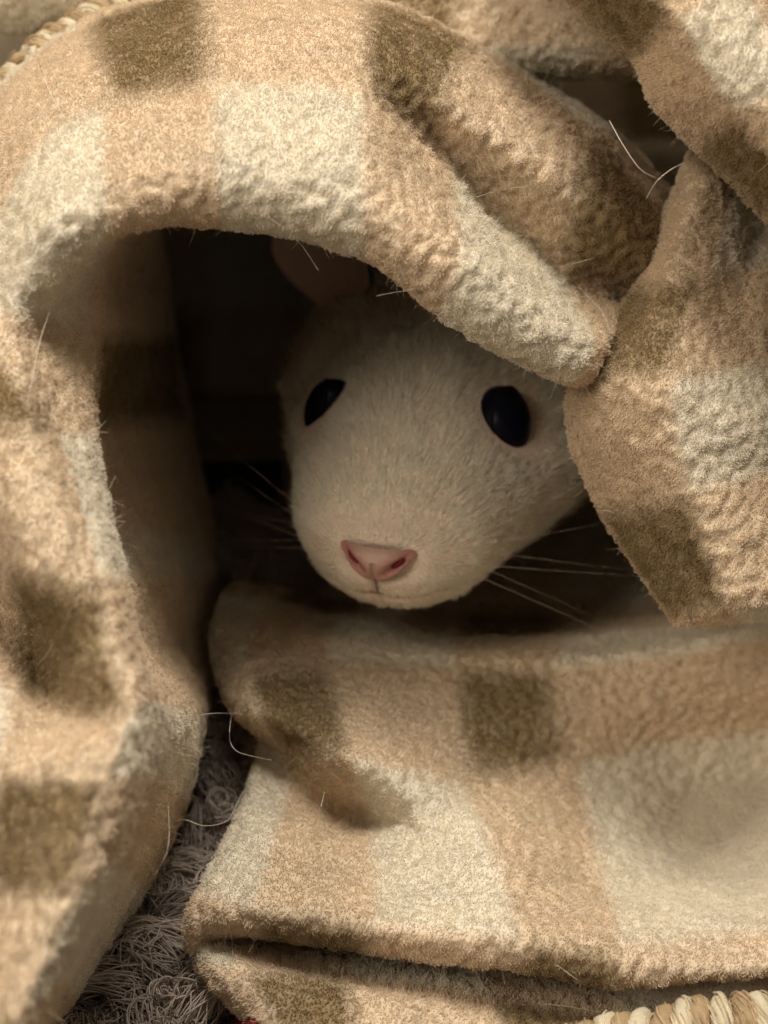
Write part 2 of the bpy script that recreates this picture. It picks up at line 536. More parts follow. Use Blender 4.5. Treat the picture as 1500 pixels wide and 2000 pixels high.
# hood: the arch over the rat that runs down into the left fold.
# stations along s; across: behind, crest, mid, row border, front, lip, inner strip edge, inner wall, deep
H = [
    # s      behind            crest             mid               border            front             lip               inner   turn    wall              deep
    (-1.2, (1440, 520, 23), (1390, 560, 20.6), (1330, 610, 20.2), (1270, 650, 20.4), (1290, 700, 20.2), (1260, 780, 20.4), (1250, 770, 21.5), (1250, 755, 22.25), (1250, 740, 23), (1250, 690, 32)),
    (-0.6, (1330, 400, 22), (1285, 420, 19.9), (1240, 480, 19.2), (1195, 575, 19.9), (1225, 635, 19.3), (1190, 750, 19.4), (1190, 755, 20.6), (1185, 742.5, 21.8), (1180, 730, 23), (1180, 680, 32)),
    (0, (1220, 270, 22), (1160, 270, 19.7), (1112, 365, 18.7), (1105, 545, 19.4), (1160, 660, 18.1), (1120, 739, 18.1), (1110, 745, 20), (1105, 730, 21.25), (1100, 715, 22.5), (1090, 660, 32)),
    (0.5, (1080, 170, 22), (1045, 185, 19.6), (985, 285, 18.3), (985, 430, 19), (1030, 585, 17.4), (985, 682, 17.6), (975, 680, 19.6), (967.5, 665, 21.05), (960, 650, 22.5), (940, 580, 32)),
    (1, (960, 95, 22), (930, 105, 19.5), (870, 190, 18), (872, 320, 18.4), (905, 475, 17), (862, 604, 17.3), (855, 600, 19.4), (847.5, 585, 20.95), (840, 570, 22.5), (820, 500, 32)),
    (1.5, (850, 40, 22), (825, 48, 19.4), (790, 130, 17.9), (785, 245, 17.8), (800, 420, 16.8), (785, 544, 17.1), (780, 538, 19.3), (775, 524, 20.9), (770, 510, 22.5), (760, 440, 32)),
    (2, (730, 0, 22), (715, 6, 19.4), (708, 80, 17.9), (706, 190, 17.3), (712, 380, 16.7), (712, 492, 17.1), (708, 485, 19.3), (706.5, 472.5, 20.9), (705, 460, 22.5), (700, 400, 32)),
    (2.5, (570, -20, 22), (568, -16, 19.5), (565, 65, 17.9), (565, 165, 17.2), (565, 345, 16.6), (565, 452, 17), (565, 445, 19.3), (565, 437.5, 20.9), (565, 430, 22.5), (560, 380, 32)),
    (3, (400, -20, 22), (405, -8, 19.6), (418, 75, 17.9), (420, 168, 17.2), (424, 330, 16.5), (436, 436, 16.9), (440, 430, 19.3), (442.5, 425, 20.9), (445, 420, 22.5), (450, 380, 32)),
    (3.5, (260, 0, 22), (275, 18, 19.6), (302, 105, 17.9), (310, 185, 17.2), (318, 340, 16.4), (322, 432, 16.8), (340, 430, 19.3), (345, 427.5, 20.9), (350, 425, 22.5), (370, 390, 32)),
    (4, (130, 40, 22), (160, 62, 19.6), (190, 135, 17.9), (200, 210, 17.2), (205, 365, 16.3), (212, 466, 16.7), (240, 452, 19.2), (275, 446, 21.35), (310, 440, 23.5), (300, 420, 32)),
    (4.5, (-30, 180, 22), (10, 185, 19.5), (45, 240, 17.8), (65, 300, 17.1), (90, 435, 16.2), (130, 534, 16.6), (190, 545, 18.8), (230.5, 543.5, 21.4), (325, 540, 25.6), (300, 520, 32)),
    (5, (-240, 420, 22), (-170, 470, 19.2), (-100, 530, 17.4), (-40, 580, 16.7), (30, 620, 16.4), (96, 630, 17), (188, 645, 18.3), (233, 646.5, 20.9), (338, 650, 26), (310, 650, 32)),
    (6, (-280, 860, 21.79), (-190, 860, 18.58), (-110, 855, 16.57), (-30, 850, 15.9), (60, 850, 15.7), (112, 850, 16.2), (184, 850, 17.1), (202.8, 848, 20.3), (372, 830, 25.96), (330, 830, 32)),
    (7, (-130, 1060, 20.64), (-70, 1070, 17.88), (-10, 1090, 16.32), (60, 1118, 15.3), (130, 1125, 15.1), (195, 1130, 15.2), (238, 1132, 15.8), (256.7, 1130.8, 19), (425, 1120, 25.5), (380, 1120, 32)),
    (7.5, (-170, 1150, 19.61), (-110, 1160, 17.72), (0, 1190, 17.83), (80, 1235, 16.9), (140, 1265, 15.2), (220, 1265, 14.9), (268, 1262, 15.5), (283.2, 1262.8, 18.7), (420, 1270, 24.66), (390, 1270, 32)),
    (8, (-160, 1270, 18.58), (-80, 1300, 16.36), (0, 1340, 15.64), (90, 1390, 15.6), (180, 1405, 14.8), (250, 1395, 14.6), (302, 1375, 15.2), (354.8, 1392.5, 17.88), (398, 1410, 21.44), (370, 1420, 31)),
    (9, (-200, 1500, 18.02), (-120, 1510, 16.04), (-40, 1515, 14.96), (50, 1515, 14.5), (140, 1515, 14.3), (215, 1520, 14.3), (278, 1505, 14.9), (320, 1532.5, 17.78), (362, 1560, 20.3), (320, 1580, 29)),
    (10, (-240, 1730, 17.96), (-160, 1735, 16.22), (-80, 1745, 15.38), (0, 1752, 14.6), (80, 1755, 14.1), (150, 1745, 14.1), (222, 1690, 14.8), (253.5, 1715, 17.42), (285, 1740, 19.74), (230, 1760, 23)),
    (11, (-300, 2000, 17.9), (-220, 2000, 16.4), (-150, 2000, 15.4), (-80, 2000, 14.6), (-10, 1990, 14), (50, 1970, 13.9), (118, 1915, 14.6), (134, 1932.5, 16.95), (150, 1950, 19), (100, 1980, 21.5)),
    (12, (-340, 2250, 17.87), (-280, 2240, 16.34), (-220, 2230, 15.31), (-150, 2220, 14.5), (-90, 2210, 13.9), (-30, 2190, 13.8), (10, 2130, 14.5), (20, 2140, 16.54), (30, 2150, 18.28), (-20, 2180, 20)),
]
HT = (-0.7, 0.12, 0.55, 1.0, 1.45, 1.85, 2.02, 2.5, 2.95, 4.2)
HT6 = (-0.9, -0.3, 0.0, 0.35, 0.7, 1.0, 2.0, 2.4, 2.95, 4.2)
HT7 = (-0.9, -0.4, -0.1, 0.3, 0.65, 1.0, 1.5, 1.75, 1.98, 3.2)
grid = [[(p[0], p[1], p[2], s + 1, tt) for p, tt in zip(pts, HT if s < 5.5 else HT6 if s < 6.5 else HT7)] for s, *pts in H]
fold("rolled arch of the blanket hanging over the rat like a hood", grid, flip=True, nmax=900)

# front fold in front of the rat's chin
FT = (-3.6, -2.4, -1.2, -0.35, 0.0, 0.5, 1.0, 1.35, 1.65, 2.0, 2.35, 2.9, 3.6)
Fg = [
    # s, [deep, back, behind ridge, ridge, t0, t.5, t1, t1.35, t1.65, t2, bottom, under, underdeep]
    (-1.9, [(560, 1120, 30), (560, 1130, 27), (520, 1140, 25), (470, 1250, 24), (490, 1330, 23.6), (530, 1390, 23.2), (560, 1440, 23), (540, 1530, 22.5), (510, 1630, 22), (450, 1770, 21), (440, 1800, 20.6), (460, 1800, 21.4), (500, 1800, 23)]),
    (-0.75, [(560, 1130, 30), (520, 1135, 26), (448, 1148, 23.4), (408, 1245, 22.0), (425, 1330, 21.4), (462, 1398, 20.8), (512, 1446, 20.9), (482, 1535, 20.1), (447, 1630, 19.4), (384, 1745, 18.4), (364, 1800, 18.1), (376, 1850, 18.2), (402, 1895, 18.9)]),
    (0.0, [(640, 1150, 30), (600, 1150, 26.5), (540, 1165, 23.4), (495, 1228, 21.5), (487, 1305, 20.7), (505, 1390, 19.8), (560, 1470, 20.3), (560, 1560, 20.0), (530, 1650, 18.6), (500, 1770, 17.6), (500, 1822, 17.9), (540, 1815, 19.5), (560, 1800, 21)]),
    (1.0, [(760, 1180, 30), (740, 1180, 26.5), (690, 1210, 23.4), (640, 1240, 21.4), (648, 1302, 20.8), (672, 1395, 20.1), (690, 1485, 18.9), (720, 1600, 19.5), (730, 1690, 18.6), (735, 1800, 17.4), (730, 1858, 17.7), (750, 1850, 19.3), (760, 1840, 21)]),
    (2.0, [(920, 1190, 30), (900, 1200, 26.5), (890, 1235, 23.4), (888, 1276, 21.5), (889, 1308, 21.1), (894, 1410, 20.6), (912, 1530, 19.8), (950, 1630, 18.7), (985, 1730, 18.0), (1010, 1835, 17.3), (1000, 1892, 17.6), (1000, 1885, 19.2), (1000, 1870, 21)]),
    (3.0, [(1100, 1190, 30), (1100, 1200, 26.5), (1095, 1235, 23.4), (1090, 1272, 21.6), (1085, 1305, 21.3), (1100, 1400, 21.1), (1125, 1490, 21.1), (1150, 1600, 20.6), (1175, 1720, 19.4), (1215, 1840, 17.7), (1210, 1922, 17.7), (1200, 1910, 19.2), (1200, 1890, 21)]),
    (3.55, [(1330, 1170, 30), (1330, 1180, 26.5), (1330, 1215, 23.4), (1335, 1248, 21.6), (1345, 1275, 21.3), (1360, 1360, 21.5), (1385, 1440, 21.8), (1400, 1570, 21.7), (1410, 1700, 20.5), (1430, 1830, 18.2), (1420, 1905, 17.8), (1420, 1895, 19.2), (1420, 1880, 21)]),
    (4.15, [(1600, 1120, 30), (1600, 1130, 26.5), (1600, 1165, 23.4), (1600, 1190, 21.6), (1605, 1220, 21.3), (1615, 1320, 21.5), (1630, 1420, 21.8), (1640, 1550, 21.7), (1650, 1680, 20.5), (1660, 1800, 18.5), (1650, 1880, 18.0), (1650, 1870, 19.2), (1650, 1850, 21)]),
    (5.0, [(1850, 1060, 30), (1850, 1080, 26.5), (1850, 1115, 23.4), (1850, 1150, 21.6), (1850, 1180, 21.3), (1860, 1280, 21.2), (1870, 1380, 21.0), (1880, 1500, 20.6), (1890, 1640, 19.4), (1900, 1760, 17.9), (1890, 1840, 18.0), (1890, 1830, 19.2), (1890, 1820, 21)]),
]
grid = [[(p[0], p[1], p[2], s, tt) for p, tt in zip(pts, FT)] for s, pts in Fg]
fold("broad front fold of the blanket below the rat's chin", grid, flip=False, seed=31, spacing=0.045)

# lower layer below the long crease
Lg = [
    (-1.6, [(470, 1800, 20.5), (440, 1830, 20.0), (460, 1900, 19.8), (510, 1960, 19.6), (560, 2050, 19.4), (620, 2200, 19.3)]),
    (-0.7, [(395, 1800, 19.0), (372, 1830, 18.3), (398, 1905, 18.2), (452, 1960, 18.0), (500, 2030, 17.9), (560, 2200, 17.8)]),
    (0.0, [(470, 1800, 19.4), (452, 1845, 18.3), (480, 1910, 17.5), (520, 1975, 17.2), (560, 2060, 17.0), (600, 2200, 17.0)]),
    (1.0, [(700, 1830, 19.6), (690, 1880, 18.5), (692, 1930, 17.6), (700, 1990, 17.2), (710, 2070, 17.0), (720, 2200, 17.0)]),
    (2.0, [(960, 1860, 19.6), (955, 1915, 18.6), (960, 1965, 17.8), (965, 2030, 17.4), (970, 2100, 17.2), (970, 2230, 17.2)]),
    (3.0, [(1200, 1890, 19.8), (1200, 1945, 18.8), (1205, 2000, 18.0), (1210, 2060, 17.6), (1215, 2130, 17.4), (1220, 2260, 17.4)]),
    (4.0, [(1460, 1880, 20), (1460, 1940, 19.2), (1465, 2000, 18.4), (1470, 2060, 18), (1475, 2130, 17.8), (1480, 2260, 17.8)]),
    (5.0, [(1720, 1850, 20), (1720, 1900, 19.4), (1725, 1980, 18.8), (1730, 2040, 18.4), (1740, 2100, 18), (1750, 2230, 18)]),
]
LT = (-1.0, -0.35, 0.15, 0.6, 1.0, 2.0)
grid = [[(p[0], p[1], p[2], s, tt) for p, tt in zip(pts, LT)] for s, pts in Lg]
fold("lower layer of the blanket tucked under the front fold", grid, flip=False, seed=12, pilelen=1.15)

# right fold
Rg = [
    (-2.2, [(1480, 100, 23), (1430, 150, 21.8), (1480, 170, 21.5), (1560, 200, 21.5), (1640, 230, 21.5), (1760, 250, 22)]),
    (-1.0, [(1400, 310, 22), (1338, 320, 20.4), (1375, 345, 19.4), (1440, 370, 19.9), (1520, 380, 20.6), (1640, 380, 20.5)]),
    (-0.4, [(1360, 450, 21.5), (1285, 445, 20.0), (1335, 450, 18.9), (1410, 450, 19.3), (1480, 450, 20.3), (1600, 440, 20.6)]),
    (0.0, [(1320, 560, 21.3), (1243, 548, 19.8), (1300, 545, 18.6), (1380, 540, 18.7), (1460, 530, 19.6), (1580, 510, 20.2)]),
    (0.5, [(1260, 670, 21.3), (1185, 645, 19.6), (1250, 645, 18.4), (1340, 640, 18.2), (1440, 620, 18.8), (1580, 600, 19.6)]),
    (1.0, [(1220, 780, 21.3), (1118, 752, 19.5), (1190, 750, 18.3), (1315, 740, 17.9), (1440, 720, 18.4), (1580, 690, 19.2)]),
    (1.5, [(1220, 880, 21.3), (1116, 860, 19.5), (1185, 865, 18.5), (1320, 850, 17.9), (1460, 820, 18.2), (1600, 790, 19.0)]),
    (2.0, [(1280, 990, 21.3), (1172, 985, 19.5), (1235, 980, 18.6), (1350, 960, 18.0), (1480, 930, 18.3), (1620, 890, 19.0)]),
    (2.6, [(1350, 1130, 21), (1258, 1135, 19.3), (1310, 1120, 18.6), (1400, 1100, 18.1), (1510, 1080, 18.3), (1640, 1040, 19.0)]),
    (3.0, [(1400, 1200, 20.6), (1318, 1215, 19.2), (1355, 1205, 18.6), (1430, 1190, 18.2), (1530, 1170, 18.4), (1660, 1130, 19.0)]),
    (3.3, [(1430, 1190, 20.6), (1352, 1212, 19.6), (1385, 1214, 19.3), (1450, 1208, 19.2), (1540, 1190, 19.3), (1660, 1150, 19.6)]),
    (3.8, [(1450, 1170, 21.4), (1390, 1190, 20.8), (1420, 1190, 20.6), (1470, 1180, 20.5), (1550, 1170, 20.6), (1660, 1130, 20.8)]),
]
RT = (-2.6, -1.6, -0.6, 0.0, 0.45, 1.0, 1.7, 2.6)
grid = [[(p[0], p[1], p[2], s, tt) for p, tt in zip([(pts[0][0] + 260, pts[0][1], 32), (pts[0][0] + 60, pts[0][1], 26)] + pts, RT)] for s, pts in Rg]
fold("upright fold of the blanket standing right of the rat", grid, flip=False, seed=5, pilelen=1.15)

# roll across the upper right corner
Tg = [
    (-1.0, [(1010, -190, 22.1), (960, -160, 19.3), (1010, -210, 17.9), (1100, -290, 17.7), (1220, -380, 18.6), (1350, -450, 20.1)]),
    (0.0, [(1130, -40, 22.1), (1085, -30, 19.1), (1140, -70, 17.7), (1230, -140, 17.1), (1350, -220, 17.7), (1500, -300, 19.1)]),
    (0.5, [(1230, 40, 22.1), (1165, 52, 19), (1210, 10, 17.7), (1270, -40, 16.9), (1400, -120, 17.3), (1560, -200, 18.7)]),
    (1.0, [(1310, 110, 22.1), (1248, 118, 18.9), (1275, 95, 17.8), (1325, 40, 16.7), (1450, -40, 16.9), (1620, -110, 18.5)]),
    (1.5, [(1350, 200, 22.1), (1276, 195, 18.9), (1310, 175, 17.8), (1375, 135, 16.7), (1500, 60, 16.7), (1680, 0, 18.3)]),
    (2.0, [(1420, 290, 22.1), (1352, 285, 18.9), (1385, 255, 17.9), (1440, 215, 16.7), (1570, 160, 16.6), (1740, 110, 18.1)]),
    (2.5, [(1510, 370, 22.1), (1435, 360, 18.9), (1460, 330, 17.9), (1510, 300, 16.8), (1640, 250, 16.6), (1800, 210, 18.1)]),
    (3.5, [(1650, 530, 22.1), (1580, 520, 18.9), (1610, 490, 17.9), (1660, 450, 16.9), (1780, 400, 16.7), (1940, 360, 18.1)]),
]
TT = (-0.7, 0.0, 0.3, 1.0, 2.0, 3.0)
grid = [[(p[0], p[1], p[2], s + (0 if k else 0), tt) for k, (p, tt) in enumerate(zip(pts, TT))] for s, pts in Tg]
fold("thick roll of the blanket across the upper right corner", grid, flip=False, seed=17, pilelen=1.2)

# hanging layer behind the hood, upper middle; its unseen top row is raised to block lamp light
Bg = []
for s, x in zip(range(-4, 6), range(-500, 1900, 250)):
    yb = 150 if x > 400 else 60
    Bg.append((s + 1.4, [(x, -1350, 25.5), (x, -420, 22.6), (x, -250, 21.6), (x, -90, 21.0), (x, yb - 60, 20.9), (x, yb, 21.6), (x, yb - 20, 23), (x, yb - 90, 26)]))
BT = (-5.0, -2.0, -1.0, 0.1, 1.0, 1.4, 2.0, 3.0)
grid = [[(p[0], p[1], p[2], s, tt) for p, tt in zip(pts, BT)] for s, pts in Bg]
fold("dim layer of the blanket hanging behind the hood", grid, flip=False, seed=23, density=0.7)

# back of the hollow; unseen top rows added as a roof against light leaks
Cg = []
for s, x in enumerate(range(-900, 2500, 340)):
    bow = 2.0 * ((x - 700) / 1500.0) ** 2
    Cg.append((s * 1.3, [(x, -1300, 23.0), (x, -1050, 25.5), (x, -600, 27 - bow), (x, -150, 29.5 - bow), (x, 250, 30.5 - bow), (x, 650, 31 - bow), (x, 950, 31 - bow), (x, 1120, 30 - bow)]))
CT = (-2.5, -1.5, 0, 1.4, 2.8, 4.2, 5.4, 6.5)
grid = [[(p[0], p[1], p[2], s, tt) for p, tt in zip(pts, CT)] for s, pts in Cg]
fold("back wall of the hollow in the blanket", grid, flip=False, spacing=0.15, pile=False, seed=40)

# crumpled piece deep in the gap left of the front fold
Gg = [
    (0.2, [(380, 1350, 24.5), (430, 1380, 22.6), (470, 1440, 22.0), (455, 1520, 22.0), (440, 1600, 22.4), (460, 1680, 23.2)]),
    (0.6, [(430, 1330, 23.5), (470, 1380, 21.8), (505, 1440, 21.3), (490, 1520, 21.3), (470, 1600, 21.8), (480, 1680, 22.6)]),
    (1.2, [(520, 1330, 23), (560, 1380, 21.6), (600, 1440, 21.1), (590, 1520, 21.1), (570, 1600, 21.4), (560, 1680, 22)]),
    (1.8, [(640, 1330, 23.4), (660, 1380, 22), (700, 1440, 21.6), (690, 1520, 21.6), (670, 1600, 21.9), (660, 1680, 22.5)]),
]
grid = [[(p[0], p[1], p[2], s, tt) for p, tt in zip(pts, (0, 0.4, 0.9, 1.3, 1.8, 2.3))] for s, pts in Gg]
fold("crumpled bit of the blanket in the dark gap", grid, flip=False, seed=50)


# stitched hems
def tube(C, rad, nseg=10):
    """C (n,3) centre line, rad (n,) -> verts, faces"""
    T = norm(np.gradient(C, axis=0))
    ref = np.array([0.2, 0.4, 0.9])
    A = norm(np.cross(T, ref)); B = np.cross(T, A)
    a = np.linspace(0, 2 * np.pi, nseg, endpoint=False)
    V = C[:, None] + rad[:, None, None] * (A[:, None] * np.cos(a)[None, :, None] + B[:, None] * np.sin(a)[None, :, None])
    F = grid_faces(len(C), nseg, True)
    n = len(C)
    Vv = np.concatenate([V.reshape(-1, 3), C[:1], C[-1:]])
    faces = [tuple(f) for f in F]
    for j in range(nseg):
        faces.append((n * nseg, (j + 1) % nseg, j))
        faces.append((n * nseg + 1, (n - 1) * nseg + j, (n - 1) * nseg + (j + 1) % nseg))
    return Vv, faces


def hem(label, ctrl, rad, count, slant, seed):
    r = np.random.default_rng(seed)
    c = np.array(ctrl, float)
    C = catmull(at(c[:, 0], c[:, 1], c[:, 2]), 160)
    V, F = tube(C, np.full(160, rad), 14)
    root = mesh_obj("hem", V, F, M_STITCH_B, blanket, label=label)
    T = norm(np.gradient(C, axis=0))
    toward = -FWD
    fz = ([], [])
    for i in range(count):
        f = (i + 0.5) / count * 0.97 + 0.01
        k = f * 159
        k0 = int(k)
        c0, t0 = C[k0], T[k0]
        A = norm(toward - t0 * (toward @ t0)); B = np.cross(t0, A)
        a = np.linspace(-2.3, 2.3, 13)
        step = np.linalg.norm(np.diff(C, axis=0), axis=1).sum() / count
        th = step * r.uniform(0.40, 0.60)
        rr = rad * r.uniform(0.99, 1.06) + 0.25 * th
        path = c0 + rr * (A * np.cos(a)[:, None] + B * np.sin(a)[:, None]) + t0 * (slant * a[:, None] * step * 0.35 + r.normal(0, 0.1 * step))
        path = path + r.normal(0, 0.008, path.shape)
        for q, (dt, mt) in enumerate(((0, M_STITCH_A if i % 2 else M_STITCH_B),)):
            V, F = tube(path + t0 * dt, th * (1 + 0.12 * r.normal(size=13)) * np.array([.6, .9] + [1] * 9 + [.9, .6]), 9)
            s = mesh_obj("stitch", V, F, mt, root)
        # plies of yarn fibre round the stitch
        nf = 70
        u = np.linspace(0, 1, 7)
        a0 = r.random(nf) * 2 * np.pi
        kk = np.clip(r.random(nf)[:, None] * 0.75 + u[None] * r.uniform(0.25, 0.5, (nf, 1)), 0, 1) * 12
        base = np.stack([np.interp(kk, np.arange(13), path[:, q]) for q in range(3)], -1)
        Tn = norm(np.gradient(base, axis=1))
        A1 = norm(np.cross(Tn, t0)); 
        an = a0[:, None] + 2.0 * u[None]
        rr2 = th * r.uniform(0.98, 1.16, (nf, 1)) + 0.5 * th * (r.random((nf, 1)) < 0.06) * u[None] ** 2
        Pf = base + (A1 * np.cos(an)[..., None] + t0 * np.sin(an)[..., None]) * rr2[..., None]
        fz[i % 2].append(Pf)
    for q, mt in ((1, M_FUZZ_A), (0, M_FUZZ_B)):
        P = np.concatenate(fz[q])
        hair_obj("yarn", P, np.full(P.shape[:2], 0.0065), mt, root, {'rnd': r.random(len(P))})
    return root


hem("whip-stitched hem of the blanket in the lower right corner",
    [(1010, 2150, 17.4), (1110, 2105, 17.1), (1215, 2072, 16.9), (1330, 2050, 16.8), (1440, 2036, 16.8), (1560, 2027, 16.9), (1700, 2012, 17)], 0.32, 19, -0.9, 2)
hem("stitched hem of the blanket behind the hood, upper left",
    [(-160, 420, 20.9), (-70, 300, 20.7), (0, 205, 20.6), (75, 125, 20.6), (165, 60, 20.7), (290, 5, 20.9), (430, -60, 21.3)], 0.16, 30, 0.8, 3)

# ------------------------------------------------------------------ the rat
NOSE = at(np.array(732.0), np.array(1094.0), np.array(19.7))
f_c = norm(np.array([-0.22, -0.47, 0.83]))
u_c = np.array([0.03, 0.86, 0.5]); u_c = norm(u_c - f_c * (u_c @ f_c))
r_c = np.cross(u_c, f_c)
f_w, u_w, r_w = c2w(f_c), c2w(u_c), c2w(r_c)
rat = empty("rat", (NOSE - f_w * 8)[:3] * np.array([1, 1, 0]), "white rat with dark eyes peeking out of the blanket hollow", "rat")


def hp(a, x, y):
    """head frame: a back from the nose tip, x to viewer right, y up"""
    a, x, y = [1.035 * np.asarray(v, float)[..., None] for v in (a, x, y)]
    # behind the neck the trunk bends away to the right and sinks a little
    bend = np.maximum(a - 3.2, 0)
    return NOSE - f_w * a + r_w * (x + 0.035 * bend ** 2) + u_w * (y - 0.012 * bend ** 2)


# a, half width, top, bottom, centre height, squareness
PROF = np.array([
    (-0.04, 0.02, 0.02, 0.02, -0.02, 2.0),
    (0.02, 0.26, 0.17, 0.22, -0.04, 2.2),
    (0.16, 0.48, 0.28, 0.50, -0.06, 2.2),
    (0.40, 0.70, 0.40, 0.72, -0.08, 2.2),
    (0.80, 0.98, 0.55, 0.96, -0.06, 2.2),
    (1.30, 1.20, 0.70, 1.18, -0.02, 2.15),
    (1.90, 1.38, 0.86, 1.42, 0.06, 2.1),
    (2.60, 1.66, 0.98, 1.68, 0.14, 2.1),
    (3.30, 1.86, 1.08, 1.95, 0.18, 2.1),
    (4.10, 2.02, 1.20, 2.15, 0.16, 2.1),
    (5.00, 2.18, 1.35, 2.25, 0.05, 2.1),
    (6.20, 2.40, 1.60, 2.1, -0.10, 2.1),
    (8.50, 2.60, 2.00, 2.20, -0.15, 2.1),
    (11.0, 2.70, 2.10, 2.30, -0.20, 2.1),
    (13.2, 2.10, 1.70, 1.90, -0.40, 2.1),
    (14.4, 1.10, 0.90, 1.00, -0.70, 2.0),
    (14.8, 0.05, 0.05, 0.05, -0.90, 2.0)])
EYE = [(2.36, -0.89, 0.40), (2.30, 0.80, 0.62)]
NU, NV = 300, 190


def prof(u):
    return catmull(PROF, 3000)[np.clip((np.asarray(u) * 2999).astype(int), 0, 2999)]


def body_surface(nu, nv):
    uu = np.linspace(0, 1, nu) ** 1.25
    pr = catmull(PROF, 4000)[np.clip((uu * 3999).astype(int), 0, 3999)]
    ph = np.linspace(0, 2 * np.pi, nv, endpoint=False)
    c, s = np.cos(ph)[None], np.sin(ph)[None]
    e = 2.0 / pr[:, 5:6]
    x = pr[:, 1:2] * np.sign(c) * np.abs(c) ** e
    yy = np.sign(s) * np.abs(s) ** e
    y = np.where(s > 0, pr[:, 2:3] * yy, pr[:, 3:4] * yy) + pr[:, 4:5]
    a = pr[:, 0:1] + 0 * x
    yn = np.clip((y - pr[:, 4:5]) / pr[:, 2:3], 0, 1)
    x = x * (1 - 0.40 * yn * np.exp(-((a - 2.8) / 1.5) ** 2))
    # eye sockets: shallow hollow in front of a low brow
    for (ea, ex, ey) in EYE:
        d2 = ((a - ea) / 0.55) ** 2 + ((y - ey) / 0.42) ** 2
        m = np.exp(-d2) * (np.sign(x) == np.sign(ex))
        x = x * (1 - 0.04 * m)
        d2 = ((a - ea + 0.05) / 0.5) ** 2 + ((y - ey - 0.45) / 0.2) ** 2
        y = y + 0.06 * np.exp(-d2) * (np.sign(x) == np.sign(ex))
    # cleft of the upper lip and mouth line under the nose
    lip = np.exp(-(x / 0.07) ** 2) * np.exp(-((a - 0.12) / 0.25) ** 2) * (y < -0.1)
    a = a + 0.07 * lip
    mouth = np.exp(-((y + 0.55) / 0.05) ** 2) * np.exp(-((a - 0.35) / 0.3) ** 2)
    a = a + 0.05 * mouth
    x = x * (1 - 0.05 * mouth)
    # whisker pads bulge
    pad = np.exp(-((a - 0.62) / 0.4) ** 2) * np.exp(-((y + 0.22) / 0.32) ** 2)
    x = x * (1 + 0.10 * pad)
    # seat of the nose pad
    a = a + 0.16 * np.exp(-(x / 0.44) ** 4 - ((y + 0.05) / 0.20) ** 4) * (a < 0.6)
    return a, x, y


a_, x_, y_ = body_surface(NU, NV)
BP = hp(a_, x_, y_)
Fb = grid_faces(NU, NV, True)
BN = norm(np.cross(np.gradient(BP, axis=0), np.roll(BP, -1, 1) - np.roll(BP, 1, 1)))
ctr = hp(a_.mean(1), x_.mean(1), y_.mean(1))[:, None]
if ((BN * (BP - ctr)).sum(-1)).mean() < 0:
    BN = -BN
    Fb = Fb[:, ::-1].copy()
body = mesh_obj("body", BP.reshape(-1, 3), Fb, M_SKIN, rat)

EYES = []
for (ea, ex, ey) in EYE:
    k = np.argmin((a_ - ea) ** 2 + (y_ - ey) ** 2 + 100 * (np.sign(x_) != np.sign(ex)))
    g = norm(r_w * 0.86 + f_w * 0.36 + u_w * 0.32) if ex > 0 else norm(-r_w * 0.97 + f_w * 0.18 + u_w * 0.05)
    EYES.append((BP.reshape(-1, 3)[k] - g * (0.02 if ex > 0 else 0.10), g))


